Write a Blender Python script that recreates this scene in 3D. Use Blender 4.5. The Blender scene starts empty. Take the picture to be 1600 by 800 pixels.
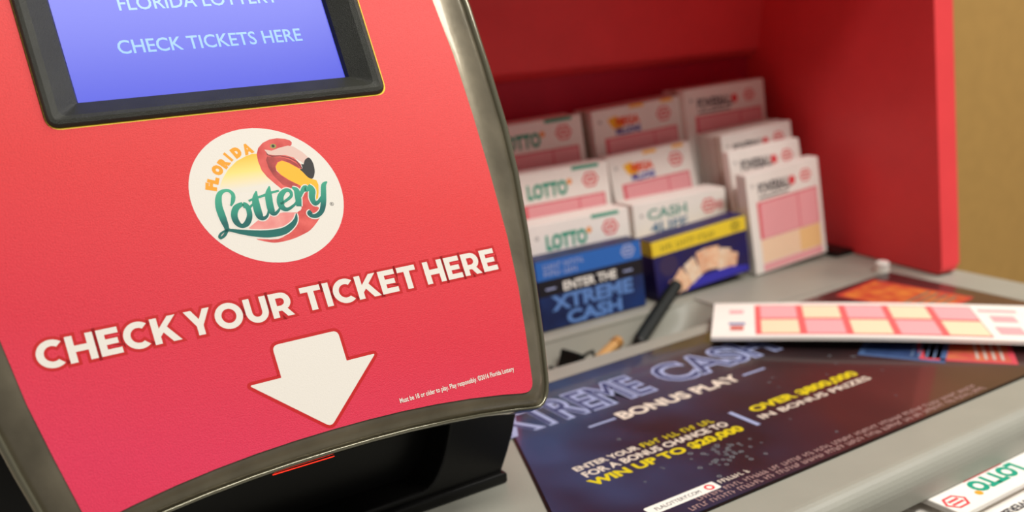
import bpy, bmesh, math, random
from mathutils import Vector, Matrix
from mathutils.geometry import tessellate_polygon
random.seed(7)
S = bpy.context.scene
COL = S.collection

# ------------------------------------------------------------------ camera
cam_d = bpy.data.cameras.new('camera')
cam = bpy.data.objects.new('camera', cam_d)
COL.objects.link(cam)
cam.matrix_world = Matrix(((0.83725897, 0.23311916, -0.49462397, 0),
                           (-0.5436117, 0.25722114, -0.79895157, 0),
                           (-0.05902318, 0.93781274, 0.34208702, 0),
                           (0, 0, 0, 1)))
cam_d.sensor_width = 36
cam_d.lens = 1506.45 / 1600 * 36
cam_d.shift_y = (560 - 400) / 1600          # the picture is an off-centre crop of a larger frame
cam_d.clip_start = 0.02
cam_d.dof.use_dof = True
cam_d.dof.focus_distance = 0.345
cam_d.dof.aperture_fstop = 8.2
S.camera = cam

# ------------------------------------------------------------------ light
def lin(c):
    return tuple((x / 12.92 if x <= 0.04045 else ((x + 0.055) / 1.055) ** 2.4) for x in (v / 255 for v in c))

W = bpy.data.worlds.new('room_light')
S.world = W
W.use_nodes = True
W.node_tree.nodes['Background'].inputs[0].default_value = (1.0, 0.955, 0.89, 1)
W.node_tree.nodes['Background'].inputs[1].default_value = 0.24

def area(name, loc, target, sx, sy, power, color=(1, 0.965, 0.91)):
    d = bpy.data.lights.new(name, 'AREA')
    d.shape = 'RECTANGLE'; d.size = sx; d.size_y = sy; d.energy = power; d.color = color
    o = bpy.data.objects.new(name, d); COL.objects.link(o)
    o.location = loc
    o.rotation_euler = (Vector(target) - Vector(loc)).to_track_quat('-Z', 'Y').to_euler()
    return o
area('ceiling_lamp', (0.5, -0.62, 1.55), (0.5, -0.62, 0), 1.2, 0.4, 37)
area('ceiling_lamp', (1.75, -0.1, 1.55), (1.75, -0.1, 0), 0.6, 1.2, 38)
S.view_settings.view_transform = 'Standard'
S.view_settings.look = 'None'
S.view_settings.exposure = 0.0
S.view_settings.gamma = 1.0
S.view_settings.use_curve_mapping = False

# ------------------------------------------------------------------ materials
MATS = {}
def mat(name, rgb, rough=0.5, metal=0.0, noise=0.0, nscale=60, bump=0.0, bscale=900, coat=0.0, emit=None, estr=0.0, spec=0.32, rgb2=None, trans=0.0):
    if name in MATS: return MATS[name]
    m = bpy.data.materials.new(name); m.use_nodes = True
    nt = m.node_tree; b = nt.nodes['Principled BSDF']
    c = lin(rgb) + (1,)
    b.inputs['Base Color'].default_value = c
    b.inputs['Roughness'].default_value = rough
    b.inputs['Metallic'].default_value = metal
    b.inputs['Specular IOR Level'].default_value = spec
    b.inputs['Coat Weight'].default_value = coat
    b.inputs['Coat Roughness'].default_value = 0.08
    b.inputs['Transmission Weight'].default_value = trans
    tc = nt.nodes.new('ShaderNodeTexCoord')
    if noise > 0 or rgb2:
        n = nt.nodes.new('ShaderNodeTexNoise'); n.inputs['Scale'].default_value = nscale; n.inputs['Detail'].default_value = 4
        nt.links.new(tc.outputs['Object'], n.inputs['Vector'])
        r = nt.nodes.new('ShaderNodeValToRGB')
        r.color_ramp.elements[0].position = 0.3; r.color_ramp.elements[1].position = 0.7
        if rgb2:
            r.color_ramp.elements[0].color = c; r.color_ramp.elements[1].color = lin(rgb2) + (1,)
        else:
            r.color_ramp.elements[0].color = tuple(x * (1 - noise) for x in c[:3]) + (1,)
            r.color_ramp.elements[1].color = tuple(min(1, x * (1 + noise)) for x in c[:3]) + (1,)
        nt.links.new(n.outputs['Fac'], r.inputs['Fac'])
        nt.links.new(r.outputs['Color'], b.inputs['Base Color'])
    if bump > 0:
        n2 = nt.nodes.new('ShaderNodeTexNoise'); n2.inputs['Scale'].default_value = bscale; n2.inputs['Detail'].default_value = 3
        nt.links.new(tc.outputs['Object'], n2.inputs['Vector'])
        bp = nt.nodes.new('ShaderNodeBump'); bp.inputs['Strength'].default_value = bump; bp.inputs['Distance'].default_value = 0.0006
        nt.links.new(n2.outputs['Fac'], bp.inputs['Height'])
        nt.links.new(bp.outputs['Normal'], b.inputs['Normal'])
    if emit:
        b.inputs['Emission Color'].default_value = lin(emit) + (1,)
        b.inputs['Emission Strength'].default_value = estr
    MATS[name] = m
    return m

def gradient_mat(name, p0, p1, stops, rough=0.5, bump=0.0, bscale=900, coat=0.0, grain=0.0):
    """print colour running between two world points p0 -> p1 (objects keep world-aligned local axes)"""
    m = bpy.data.materials.new(name); m.use_nodes = True
    nt = m.node_tree; b = nt.nodes['Principled BSDF']
    b.inputs['Roughness'].default_value = rough; b.inputs['Coat Weight'].default_value = coat; b.inputs['Specular IOR Level'].default_value = 0.25
    g = nt.nodes.new('ShaderNodeNewGeometry')
    d = Vector(p1) - Vector(p0)
    dot = nt.nodes.new('ShaderNodeVectorMath'); dot.operation = 'DOT_PRODUCT'
    dot.inputs[1].default_value = d / d.length_squared
    sub = nt.nodes.new('ShaderNodeMath'); sub.operation = 'SUBTRACT'; sub.inputs[1].default_value = Vector(p0).dot(d) / d.length_squared
    nt.links.new(g.outputs['Position'], dot.inputs[0]); nt.links.new(dot.outputs['Value'], sub.inputs[0])
    r = nt.nodes.new('ShaderNodeValToRGB')
    e = r.color_ramp.elements
    while len(e) < len(stops): e.new(0.5)
    for el, (p, c) in zip(e, stops): el.position = p; el.color = lin(c) + (1,)
    nt.links.new(sub.outputs[0], r.inputs['Fac'])
    src = r.outputs['Color']
    n2 = nt.nodes.new('ShaderNodeTexNoise'); n2.inputs['Scale'].default_value = bscale; n2.inputs['Detail'].default_value = 3
    nt.links.new(g.outputs['Position'], n2.inputs['Vector'])
    if grain:
        mr = nt.nodes.new('ShaderNodeMapRange'); mr.inputs[1].default_value = 0.3; mr.inputs[2].default_value = 0.7; mr.inputs[3].default_value = 1 - grain; mr.inputs[4].default_value = 1 + grain
        nt.links.new(n2.outputs['Fac'], mr.inputs[0])
        mu = nt.nodes.new('ShaderNodeVectorMath'); mu.operation = 'SCALE'
        nt.links.new(src, mu.inputs[0]); nt.links.new(mr.outputs[0], mu.inputs['Scale']); src = mu.outputs[0]
    nt.links.new(src, b.inputs['Base Color'])
    if bump:
        bp = nt.nodes.new('ShaderNodeBump'); bp.inputs['Strength'].default_value = bump; bp.inputs['Distance'].default_value = 0.0006
        nt.links.new(n2.outputs['Fac'], bp.inputs['Height']); nt.links.new(bp.outputs['Normal'], b.inputs['Normal'])
    MATS[name] = m
    return m

# ------------------------------------------------------------------ mesh helpers (all take world coordinates)
def empty(name, loc, label=None, cat=None, group=None, kind=None):
    o = bpy.data.objects.new(name, None); COL.objects.link(o); o.location = loc
    o.empty_display_size = 0.02
    tag(o, label, cat, group, kind); return o
def tag(o, label=None, cat=None, group=None, kind=None):
    if label: o['label'] = label
    if cat: o['category'] = cat
    if group: o['group'] = group
    if kind: o['kind'] = kind
    return o
ORIGIN = {}
def obj(name, verts, faces, m, parent=None, smooth=False, loc=None):
    """mesh object from world-space verts; its origin is its parent's origin (or loc)"""
    base = Vector(loc) if loc else (ORIGIN[parent.name] if parent else Vector((0, 0, 0)))
    me = bpy.data.meshes.new(name)
    me.from_pydata([tuple(Vector(v) - base) for v in verts], [], faces)
    me.materials.append(m); me.update()
    if smooth:
        for p in me.polygons: p.use_smooth = True
    o = bpy.data.objects.new(name, me); COL.objects.link(o)
    if parent:
        o.parent = parent
    else:
        o.location = base
    ORIGIN[o.name] = base
    return o
def root(name, loc, label, cat, group=None, kind=None):
    o = empty(name, loc, label, cat, group, kind); ORIGIN[o.name] = Vector(loc); return o
def bm_obj(name, bm, m, parent=None, smooth=False, loc=None):
    bmesh.ops.recalc_face_normals(bm, faces=bm.faces)
    me = bpy.data.meshes.new(name)
    base = Vector(loc) if loc else (ORIGIN[parent.name] if parent else Vector((0, 0, 0)))
    bmesh.ops.translate(bm, verts=bm.verts, vec=-base)
    bm.to_mesh(me); bm.free(); me.materials.append(m)
    if smooth:
        for p in me.polygons: p.use_smooth = True
    o = bpy.data.objects.new(name, me); COL.objects.link(o)
    if parent: o.parent = parent
    else: o.location = base
    ORIGIN[o.name] = base
    return o
class Fr:
    """a flat working frame: o + u*U + v*V + w*N (metres)"""
    def __init__(s, o, U, V):
        s.o = Vector(o); s.U = Vector(U).normalized(); s.V = Vector(V).normalized(); s.N = s.U.cross(s.V)
    def p(s, u, v, w=0.0): return s.o + s.U * u + s.V * v + s.N * w
def box_bm(bm, fr, u0, u1, v0, v1, w0, w1, bevel=0.0, seg=2):
    c = [fr.p(u, v, w) for w in (w0, w1) for v in (v0, v1) for u in (u0, u1)]
    vs = [bm.verts.new(x) for x in c]
    fs = [bm.faces.new([vs[i] for i in q]) for q in ((0, 2, 3, 1), (4, 5, 7, 6), (0, 1, 5, 4), (2, 6, 7, 3), (0, 4, 6, 2), (1, 3, 7, 5))]
    if bevel > 0:
        es = set(e for f in fs for e in f.edges)
        bmesh.ops.bevel(bm, geom=list(es), offset=bevel, segments=seg, affect='EDGES', profile=0.5)
WF = Fr((0, 0, 0), (1, 0, 0), (0, 1, 0))
def box(name, fr, u0, u1, v0, v1, w0, w1, m, parent=None, bevel=0.0, seg=2, loc=None):
    bm = bmesh.new(); box_bm(bm, fr, u0, u1, v0, v1, w0, w1, bevel, seg)
    return bm_obj(name, bm, m, parent, smooth=False, loc=loc)
def flat(name, fr, loops_list, w, m, parent, thick=0.00003):
    """thin printed layer: list of [outer, hole, hole..] polygon groups in frame metres"""
    verts, faces = [], []
    for loops in loops_list:
        off = len(verts)
        tri = tessellate_polygon([[Vector((x, y, 0)) for x, y in l] for l in loops])
        pts = [q for l in loops for q in l]
        verts += [fr.p(x, y, w) for x, y in pts]
        for t in tri:
            a, b, c = [pts[i] for i in t]
            ar = (b[0]-a[0])*(c[1]-a[1]) - (b[1]-a[1])*(c[0]-a[0])
            faces.append(tuple(off + i for i in (t if ar > 0 else t[::-1])))
    return obj(name, verts, faces, m, parent)
def rect(u0, v0, u1, v1): return [(u0, v0), (u1, v0), (u1, v1), (u0, v1)]
def ell(cx, cy, rx, ry, n=32, a=0.0, t0=0, t1=2 * math.pi):
    out = []
    for i in range(n):
        t = t0 + (t1 - t0) * i / n
        x, y = rx * math.cos(t), ry * math.sin(t)
        out.append((cx + x * math.cos(a) - y * math.sin(a), cy + x * math.sin(a) + y * math.cos(a)))
    return out
def area2(l): return sum(l[i-1][0] * l[i][1] - l[i][0] * l[i-1][1] for i in range(len(l)))
def grow(l, d):
    """offset a closed polygon outwards by d with limited mitres"""
    if area2(l) < 0: l = l[::-1]
    n = len(l); out = []
    for i in range(n):
        a, b, c = l[i-1], l[i], l[(i+1) % n]
        e1 = (b[0]-a[0], b[1]-a[1]); e2 = (c[0]-b[0], c[1]-b[1])
        l1 = math.hypot(*e1) or 1e-9; l2 = math.hypot(*e2) or 1e-9
        n1 = (e1[1]/l1, -e1[0]/l1); n2 = (e2[1]/l2, -e2[0]/l2)
        k = 1 + n1[0]*n2[0] + n1[1]*n2[1]
        m_ = (n1[0]+n2[0], n1[1]+n2[1])
        k = max(k, 0.55)
        out.append((b[0] + m_[0]*d/k, b[1] + m_[1]*d/k))
    return out
def rounded(l, r, seg=5):
    out = []; n = len(l)
    for i in range(n):
        a, b, c = Vector(l[i-1]), Vector(l[i]), Vector(l[(i+1) % n])
        ri = r[i] if isinstance(r, (list, tuple)) else r
        if ri <= 0: out.append(tuple(b)); continue
        d1 = min(ri, (a-b).length*0.48); d2 = min(ri, (c-b).length*0.48)
        p, q = b + (a-b).normalized()*d1, b + (c-b).normalized()*d2
        for k in range(seg+1):
            t = k/seg
            out.append(tuple(p*(1-t)**2 + b*2*t*(1-t) + q*t*t))
    return out
def smooth_line(pts, sub=6):
    """Catmull-Rom through tuples of any length"""
    out = []; n = len(pts)
    for i in range(n-1):
        p0, p1, p2, p3 = pts[max(i-1, 0)], pts[i], pts[i+1], pts[min(i+2, n-1)]
        for k in range(sub):
            t = k/sub
            out.append(tuple(0.5*((2*b) + (-a+c)*t + (2*a-5*b+4*c-d)*t*t + (-a+3*b-3*c+d)*t**3) for a, b, c, d in zip(p0, p1, p2, p3)))
    out.append(tuple(pts[-1])); return out
def smooth_loop(pts, sub=4):
    n = len(pts); out = []
    for i in range(n):
        p0, p1, p2, p3 = pts[i-1], pts[i], pts[(i+1) % n], pts[(i+2) % n]
        for k in range(sub):
            t = k/sub
            out.append(tuple(0.5*((2*b) + (-a+c)*t + (2*a-5*b+4*c-d)*t*t + (-a+3*b-3*c+d)*t**3) for a, b, c, d in zip(p0, p1, p2, p3)))
    return out
def tube(name, pts, rad, m, parent=None, n=12, loc=None, caps=True):
    """round bar through world points, rad a number or list"""
    pts = [Vector(p) for p in pts]; verts = []; faces = []
    for i, p in enumerate(pts):
        d = (pts[min(i+1, len(pts)-1)] - pts[max(i-1, 0)]).normalized()
        a = d.orthogonal().normalized() if i == 0 else (a - d*a.dot(d)).normalized()
        b = d.cross(a); r = rad[i] if isinstance(rad, (list, tuple)) else rad
        verts += [p + (a*math.cos(2*math.pi*k/n) + b*math.sin(2*math.pi*k/n))*r for k in range(n)]
    for i in range(len(pts)-1):
        for k in range(n):
            faces.append((i*n+k, i*n+(k+1) % n, (i+1)*n+(k+1) % n, (i+1)*n+k))
    if caps:
        faces.append(tuple(range(n))[::-1]); faces.append(tuple((len(pts)-1)*n+k for k in range(n)))
    return obj(name, verts, faces, m, parent, smooth=False, loc=loc)

# lettering from Blender's own built-in font
_TXT = {}
def text_mesh(body, offset):
    key = (body, offset)
    if key not in _TXT:
        cu = bpy.data.curves.new('t', 'FONT'); cu.body = body; cu.size = 1; cu.offset = offset; cu.fill_mode = 'FRONT'; cu.resolution_u = 3
        o = bpy.data.objects.new('t', cu); COL.objects.link(o)
        dg = bpy.context.evaluated_depsgraph_get(); dg.update()
        me = bpy.data.meshes.new_from_object(o.evaluated_get(dg))
        vs = [tuple(v.co) for v in me.vertices]; fs = [tuple(p.vertices) for p in me.polygons]
        bpy.data.objects.remove(o); bpy.data.curves.remove(cu); bpy.data.meshes.remove(me)
        _TXT[key] = (vs, fs)
    return _TXT[key]
def text_data(body, fr, u0, u1, v0, v1, w, offset=0.0, rot180=False):
    vs, fs = text_mesh(body, offset)
    x0 = min(v[0] for v in vs); x1 = max(v[0] for v in vs); y0 = min(v[1] for v in vs); y1 = max(v[1] for v in vs)
    out = []
    for x, y, _ in vs:
        a, b = (x-x0)/(x1-x0), (y-y0)/(y1-y0)
        if rot180: a, b = 1-a, 1-b
        out.append(fr.p(u0+(u1-u0)*a, v0+(v1-v0)*b, w))
    return out, [f for f in fs]
def text(name, body, fr, u0, u1, v0, v1, w, m, parent, offset=0.0, rot180=False):
    v, f = text_data(body, fr, u0, u1, v0, v1, w, offset, rot180)
    return obj(name, v, f, m, parent)

# bold geometric capitals (unit cap height): list of polygon groups [outer, holes..] and advance width
def glyph(ch):
    s, h = 0.27, 0.235
    if ch == 'H': return [[[(0,0),(s,0),(s,.385),(1-s,.385),(1-s,0),(1,0),(1,1),(1-s,1),(1-s,.62),(s,.62),(s,1),(0,1)]]], 1.0
    if ch == 'E': return [[[(0,0),(.8,0),(.8,.22),(s,.22),(s,.395),(.72,.395),(.72,.605),(s,.605),(s,.78),(.78,.78),(.78,1),(0,1)]]], .8
    if ch == 'K': return [[[(0,0),(s,0),(s,.27),(.41,.41),(.71,0),(1.04,0),(.59,.6),(1.0,1),(.69,1),(s,.585),(s,1),(0,1)]]], 1.0
    if ch == 'Y': return [[[(.38,0),(.65,0),(.65,.36),(1.04,1),(.76,1),(.53,.62),(.3,1),(0,1),(.38,.36)]]], 1.04
    if ch == 'T': return [[[(.315,0),(.585,0),(.585,.775),(.9,.775),(.9,1),(0,1),(0,.775),(.315,.775)]]], .9
    if ch == 'I': return [[[(0,0),(s,0),(s,1),(0,1)]]], s
    if ch == 'O': return [[ell(.57,.5,.57,.52,40), ell(.57,.5,.3,.285,32)]], 1.14
    if ch == 'C':
        o = ell(.57,.5,.57,.52,30,0,math.radians(48),math.radians(318)); i = ell(.57,.5,.3,.285,26,0,math.radians(52),math.radians(314))
        return [[o + i[::-1]]], .97
    if ch == 'U':
        o = [(0,1)] + [(0,.45)] + ell(.48,.43,.48,.45,18,0,math.pi*1.02,math.pi*2) + [(.96,.45),(.96,1),(.96-s,1),(.96-s,.45)]
        i = ell(.48,.43,.21,.21,14,0,math.pi*1.02,math.pi*2)
        return [[o + i[::-1] + [(s,.45),(s,1)]]], .96
    if ch == 'R':
        o = [(0,0),(s,0),(s,.26),(.43,.26),(.62,0),(.92,0),(.68,.33)] + ell(.47,.63,.42,.37,14,0,-.9,math.pi/2) + [(0,1)]
        i = [(s,.47),(.45,.47)] + ell(.46,.63,.155,.15,10,0,-1.4,math.pi/2) + [(.45,.78),(s,.78)]
        return [[o, i]], .92
def word(s, u0, u1, v0, cap, gap=.07):
    adv = []; x = 0
    for ch in s:
        g, w = glyph(ch); adv.append((g, x)); x += w + gap
    tot = x - gap; k = (u1-u0)/tot; out = []
    for g, x in adv:
        for loops in g:
            out.append([[(u0+(px+x)*k, v0+py*cap) for px, py in l] for l in loops])
    return out
def grow_groups(gr, d):
    return [[grow(g[0], d)] + [grow(h_, -d) for h_ in g[1:]] for g in gr]

def slab(name, fr, loops, w0, w1, m, parent=None, bevel=0.0, seg=2, loc=None, smooth=False):
    """solid plate of an outline (with holes) between heights w0 < w1"""
    tri = tessellate_polygon([[Vector((x, y, 0)) for x, y in l] for l in loops])
    pts = [q for l in loops for q in l]; n = len(pts)
    verts = [fr.p(x, y, w0) for x, y in pts] + [fr.p(x, y, w1) for x, y in pts]
    faces = []
    bm = bmesh.new(); vs = [bm.verts.new(v) for v in verts]
    if len(loops) == 1:
        top = [bm.faces.new(vs[n:])]; bm.faces.new(vs[:n][::-1])
    else:
        top = []
        for t in tri:
            bm.faces.new([vs[i] for i in t]); top.append(bm.faces.new([vs[n+i] for i in t]))
    k = 0; tops = []
    for l in loops:
        L = len(l)
        for i in range(L):
            a, b = k+i, k+(i+1) % L
            bm.faces.new([vs[a], vs[b], vs[n+b], vs[n+a]])
            e = bm.edges.get((vs[n+a], vs[n+b])); tops.append(e)
        k += L
    if bevel > 0:
        bmesh.ops.bevel(bm, geom=tops, offset=bevel, segments=seg, affect='EDGES', profile=0.5)
    return bm_obj(name, bm, m, parent, smooth=smooth, loc=loc)

# ------------------------------------------------------------------ palette
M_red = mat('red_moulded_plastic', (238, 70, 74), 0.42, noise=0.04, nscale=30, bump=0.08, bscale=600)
M_grey = mat('grey_desk_plastic', (152, 151, 140), 0.42, noise=0.05, nscale=25, bump=0.12, bscale=900)
M_black = mat('black_plastic', (17, 16, 15), 0.32, bump=0.05)
M_dark = mat('dark_rack_plastic', (62, 50, 46), 0.5, bump=0.05)
M_paper = mat('slip_paper', (240, 234, 226), 0.7, noise=0.02)
M_edge = mat('slip_paper_edges', (196, 184, 166), 0.8, noise=0.12, nscale=900)
M_pink = mat('pink_print', (240, 168, 172), 0.7, noise=0.05, nscale=1200)
M_pinkd = mat('rose_print', (226, 96, 106), 0.7)
M_peach = mat('peach_print', (250, 216, 182), 0.7, noise=0.05, nscale=1200)
M_redink = mat('red_print', (222, 70, 76), 0.7)
M_teal = mat('green_print', (0, 152, 122), 0.6)
M_blackink = mat('black_print', (52, 50, 54), 0.6)
M_white = mat('white_print', (242, 238, 230), 0.5)

# ------------------------------------------------------------------ setting
wallm = mat('ochre_wall_paint', (176, 138, 76), 0.8, noise=0.05, nscale=40, bump=0.25, bscale=350)
tag(box('wall_back', WF, -1.4, 2.6, 0.80, 0.84, -1.0, 1.5, wallm), kind='structure')
floorm = mat('floor_vinyl', (150, 140, 126), 0.5, noise=0.08, nscale=8)
tag(box('floor', WF, -1.4, 2.6, -1.4, 0.80, -1.04, -1.0, floorm), kind='structure')

# ------------------------------------------------------------------ counter
DZ = -0.2
desk = root('lottery_counter', (0.25, 0.44, -1.0), 'light grey moulded plastic play counter with a rounded front edge', 'counter')
def extrude_x(name, prof, x0, x1, m, parent, smooth=False):
    """profile of (y, z) points extruded along X"""
    n = len(prof); v = [(x0, y, z) for y, z in prof] + [(x1, y, z) for y, z in prof]
    f = [tuple(range(n)), tuple(range(2*n-1, n-1, -1))] + [(i, n+i, n+(i+1) % n, (i+1) % n) for i in range(n)]
    bm = bmesh.new(); vs = [bm.verts.new(q) for q in v]
    for q in f: bm.faces.new([vs[i] for i in q])
    return bm_obj(name, bm, m, parent, smooth=smooth)
def arc(cy, cz, r, a0, a1, n=8):
    return [(cy + r*math.cos(math.radians(a0+(a1-a0)*i/n)), cz + r*math.sin(math.radians(a0+(a1-a0)*i/n))) for i in range(n+1)]
TF, TB, TX = 0.438, 0.482, 0.452       # pen trough: front lip, back lip, right end
bm = bmesh.new()
lip = [(TF, DZ-0.018), (TF, DZ-0.002)] + [(TF-0.002, DZ)] + arc(0.238, DZ-0.010, 0.010, 90, 180, 8) + [(0.228, DZ-0.018)]
extrude_x('worktop_front', lip, -0.35, 0.637, M_grey, desk)
box('worktop_back', WF, -0.35, 0.637, TB, 0.66, DZ-0.02, DZ, M_grey, desk, bevel=0.002)
box('worktop_end', WF, TX, 0.637, TF-0.001, TB+0.001, DZ-0.02, DZ, M_grey, desk)
box('worktop_end', WF, -0.35, 0.215, TF-0.001, TB+0.001, DZ-0.02, DZ, M_grey, desk)
# scooped trough lining: rounded floor that ramps up at its right end
v = []; f = []
xs = [0.21 + (TX-0.21)*i/24 for i in range(25)]; NY = 10
for x in xs:
    t = min(1.0, (TX-x)/0.045); dep = 0.028*math.sin(t*math.pi/2)
    for j in range(NY+1):
        s_ = j/NY; y = TF-0.001+(TB-TF+0.002)*s_
        v.append((x, y, DZ-0.0008-dep*min(1, math.sin(math.pi*s_)*1.5)))
for i in range(24):
    for j in range(NY):
        a = i*(NY+1)+j; f.append((a, a+NY+1, a+NY+2, a+1))
obj('pen_trough', v, f, M_grey, desk, smooth=True)
box('front_apron', WF, -0.35, 0.345, 0.232, 0.25, -0.42, DZ-0.018, M_grey, desk, bevel=0.002)
box('front_apron', WF, 0.345, 0.637, 0.232, 0.25, -0.42, -0.27, M_grey, desk, bevel=0.002)
box('slot_shelf', WF, 0.345, 0.637, 0.25, 0.40, -0.27, -0.262, M_dark, desk)
box('side_panel', WF, 0.617, 0.635, 0.25, 0.655, -1.0, DZ-0.02, M_grey, desk)
box('side_panel', WF, -0.35, -0.332, 0.25, 0.655, -1.0, DZ-0.02, M_grey, desk)

# ------------------------------------------------------------------ red slip hood
hood = root('slip_hood', (0.37, 0.55, DZ), 'tall red moulded hood enclosing the racks of play slips', 'display hood')
PF = Fr((0.614, 0.400, DZ), (0.13, 1, 0), (0, 0, 1))
slab('side_panel', PF, [rounded([(0, 0.001), (0.226, 0.001), (0.226, 0.26), (0.039, 0.26)], [0.006, 0, 0, 0.01])], 0.0, 0.0175, M_red, hood, bevel=0.0035, seg=3)
PL = Fr((0.252, 0.400, DZ), (0, 1, 0), (0, 0, 1))
slab('side_panel', PL, [rounded([(0, 0.001), (0.226, 0.001), (0.226, 0.26), (0.039, 0.26)], [0.006, 0, 0, 0.01])], -0.0175, 0.0, M_red, hood, bevel=0.0035, seg=3)
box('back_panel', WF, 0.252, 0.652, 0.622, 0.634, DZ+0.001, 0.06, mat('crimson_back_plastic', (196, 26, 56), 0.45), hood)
# upper panel: proud of the back panel, its lower edge rolled under
up = [(0.622, -0.052), (0.617, -0.051)] + [(0.612-0.004*math.sin(a), -0.047+0.004*(1-math.cos(a))) for a in (0.3, 0.8, 1.3)] + [(0.602, 0.0), (0.588, 0.06), (0.622, 0.06)]
extrude_x('upper_panel', up, 0.252, 0.6425, M_red, hood)
box('roof', WF, 0.234, 0.6625, 0.436, 0.636, 0.0605, 0.075, M_red, hood, bevel=0.004)
# stepped dark tiers that carry the slips
rack = root('slip_rack', (0.46, 0.56, DZ), 'dark stepped tray holding the slip stacks inside the red hood', 'rack')
for (x0, x1, y0, z1) in ((0.30, 0.52, 0.512, -0.188), (0.30, 0.52, 0.540, -0.168), (0.30, 0.522, 0.566, -0.148), (0.53, 0.622, 0.565, -0.150)):
    box('tier', WF, x0, x1, y0, 0.621, DZ+0.0005, z1, M_dark, rack)
box('foot_gasket', WF, 0.606, 0.626, 0.486, 0.516, DZ+0.0002, DZ+0.004, M_black, hood, bevel=0.001)

# ------------------------------------------------------------------ ticket checker
FC = Fr((0.107862, 0.33, -0.05661), (1, 0, 0), (0, math.sin(math.radians(27)), math.cos(math.radians(27))))
mm = 0.001
chk = root('ticket_checker', (0.106, 0.38, DZ), 'red ticket checking machine with blue screen and clear rounded surround on black stand', 'ticket checker')
UC = -1.6
def sided(side, bottom, top, r):
    """closed outline (mm) from half widths at heights, a bottom arch and a flat top"""
    right = [(UC+hw, v) for v, hw in side]; nb = 12
    b0 = right[-1]; bl = 2*UC-b0[0]
    bot = [(b0[0]+(bl-b0[0])*i/nb, bottom(abs(b0[0]+(bl-b0[0])*i/nb-UC))) for i in range(nb+1)]
    left = [(2*UC-u, v) for u, v in right[::-1]]
    pts = right[:-1] + bot + left[1:]
    i0 = len(right)-1; i1 = i0+nb
    rr = [0]*len(pts); rr[i0] = r; rr[i1] = r; rr[0] = 10; rr[-1] = 10
    return [(u*mm, v*mm) for u, v in rounded(pts, rr, 6)]
HW_red = [(134, 78), (118, 83), (100, 87), (84, 89.2), (68.5, 90.6), (45, 92.2), (20, 92.4), (-3, 91.9), (-31.5, 90.6), (-52, 88.4), (-70, 85.3), (-93, 80.9)]
HW_out = [(146, 92), (128, 99), (108, 106), (88, 110), (67, 111.5), (40, 111.5), (14, 110.9), (-5.6, 109.0), (-31, 104.6), (-52, 100.6), (-72, 96.6), (-99.8, 90.0)]
red_l = sided(HW_red, lambda d: -85-7.7*(d/80)**2.2, 134, 5)
out_l = sided(HW_out, lambda d: -93-6.8*(d/85)**2.2, 146, 14)
def mix(a, b, t): return [(p[0]+(q[0]-p[0])*t, p[1]+(q[1]-p[1])*t) for p, q in zip(a, b)]
M_clear = mat('smoked_clear_plastic', (120, 112, 94), 0.3, metal=0.5, coat=0.5, noise=0.22, nscale=60, bump=0.1, bscale=250)
M_rim = mat('clear_plastic_rim', (120, 116, 96), 0.12, metal=0.6, coat=1.0)
def loft(name, rings, m, parent, cap=False):
    n = len(rings[0][0]); verts = []; faces = []
    for l, w in rings: verts += [FC.p(u, v_, w*mm) for u, v_ in l]
    for k in range(len(rings)-1):
        for i in range(n):
            j = (i+1) % n
            faces.append((k*n+i, k*n+j, (k+1)*n+j, (k+1)*n+i))
    bm = bmesh.new(); vs = [bm.verts.new(q) for q in verts]
    for q in faces: bm.faces.new([vs[i] for i in q])
    if cap: bm.faces.new([vs[(len(rings)-1)*n+i] for i in range(n)])
    return bm_obj(name, bm, m, parent, smooth=True)
loft('clear_surround', [(mix(red_l, out_l, -0.06), -0.6), (mix(red_l, out_l, 0.05), -0.6), (mix(red_l, out_l, 0.25), -1.3), (mix(red_l, out_l, 0.5), -2.8), (mix(red_l, out_l, 0.72), -4.6), (mix(red_l, out_l, 0.80), -5.4)], M_clear, chk)
loft('surround_rim', [(mix(red_l, out_l, 0.79), -6.0), (mix(red_l, out_l, 0.81), -4.6), (mix(red_l, out_l, 0.85), -4.0), (mix(red_l, out_l, 0.92), -4.3), (mix(red_l, out_l, 0.98), -6.0), (out_l, -8.0), (out_l, -11)], M_rim, chk)
loft('rear_shell', [(out_l, -11), (mix(red_l, out_l, 0.96), -12), (mix(red_l, out_l, 0.9), -20), (mix(red_l, out_l, 0.3), -30)], M_black, chk, cap=True)

# printed red overlay with a cut-out for the screen
BZ = rounded([(-62.6*mm, 32.2*mm), (56.6*mm, 32.2*mm), (56.6*mm, 124*mm), (-62.6*mm, 124*mm)], 4.0*mm, 5)
M_face = gradient_mat('coral_red_print', FC.p(0.03, 0.075), FC.p(-0.02, -0.09), [(0.0, (234, 82, 80)), (0.45, (222, 58, 60)), (0.75, (216, 48, 66)), (1.0, (218, 50, 84))], rough=0.5, bump=0.3, bscale=2600, grain=0.07)
slab('face_overlay', FC, [red_l, [(u, v_) for u, v_ in grow(BZ, 0.5*mm)]], -0.6*mm, 0.0, M_face, chk)
M_yel = mat('yellow_cut_edge', (246, 214, 50), 0.5)
flat('cut_edge', FC, [[[(u+0.25*mm, v_-0.2*mm) for u, v_ in grow(BZ, 0.42*mm)], grow(BZ, 0.1*mm)]], 0.02*mm, M_yel, chk)
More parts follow.
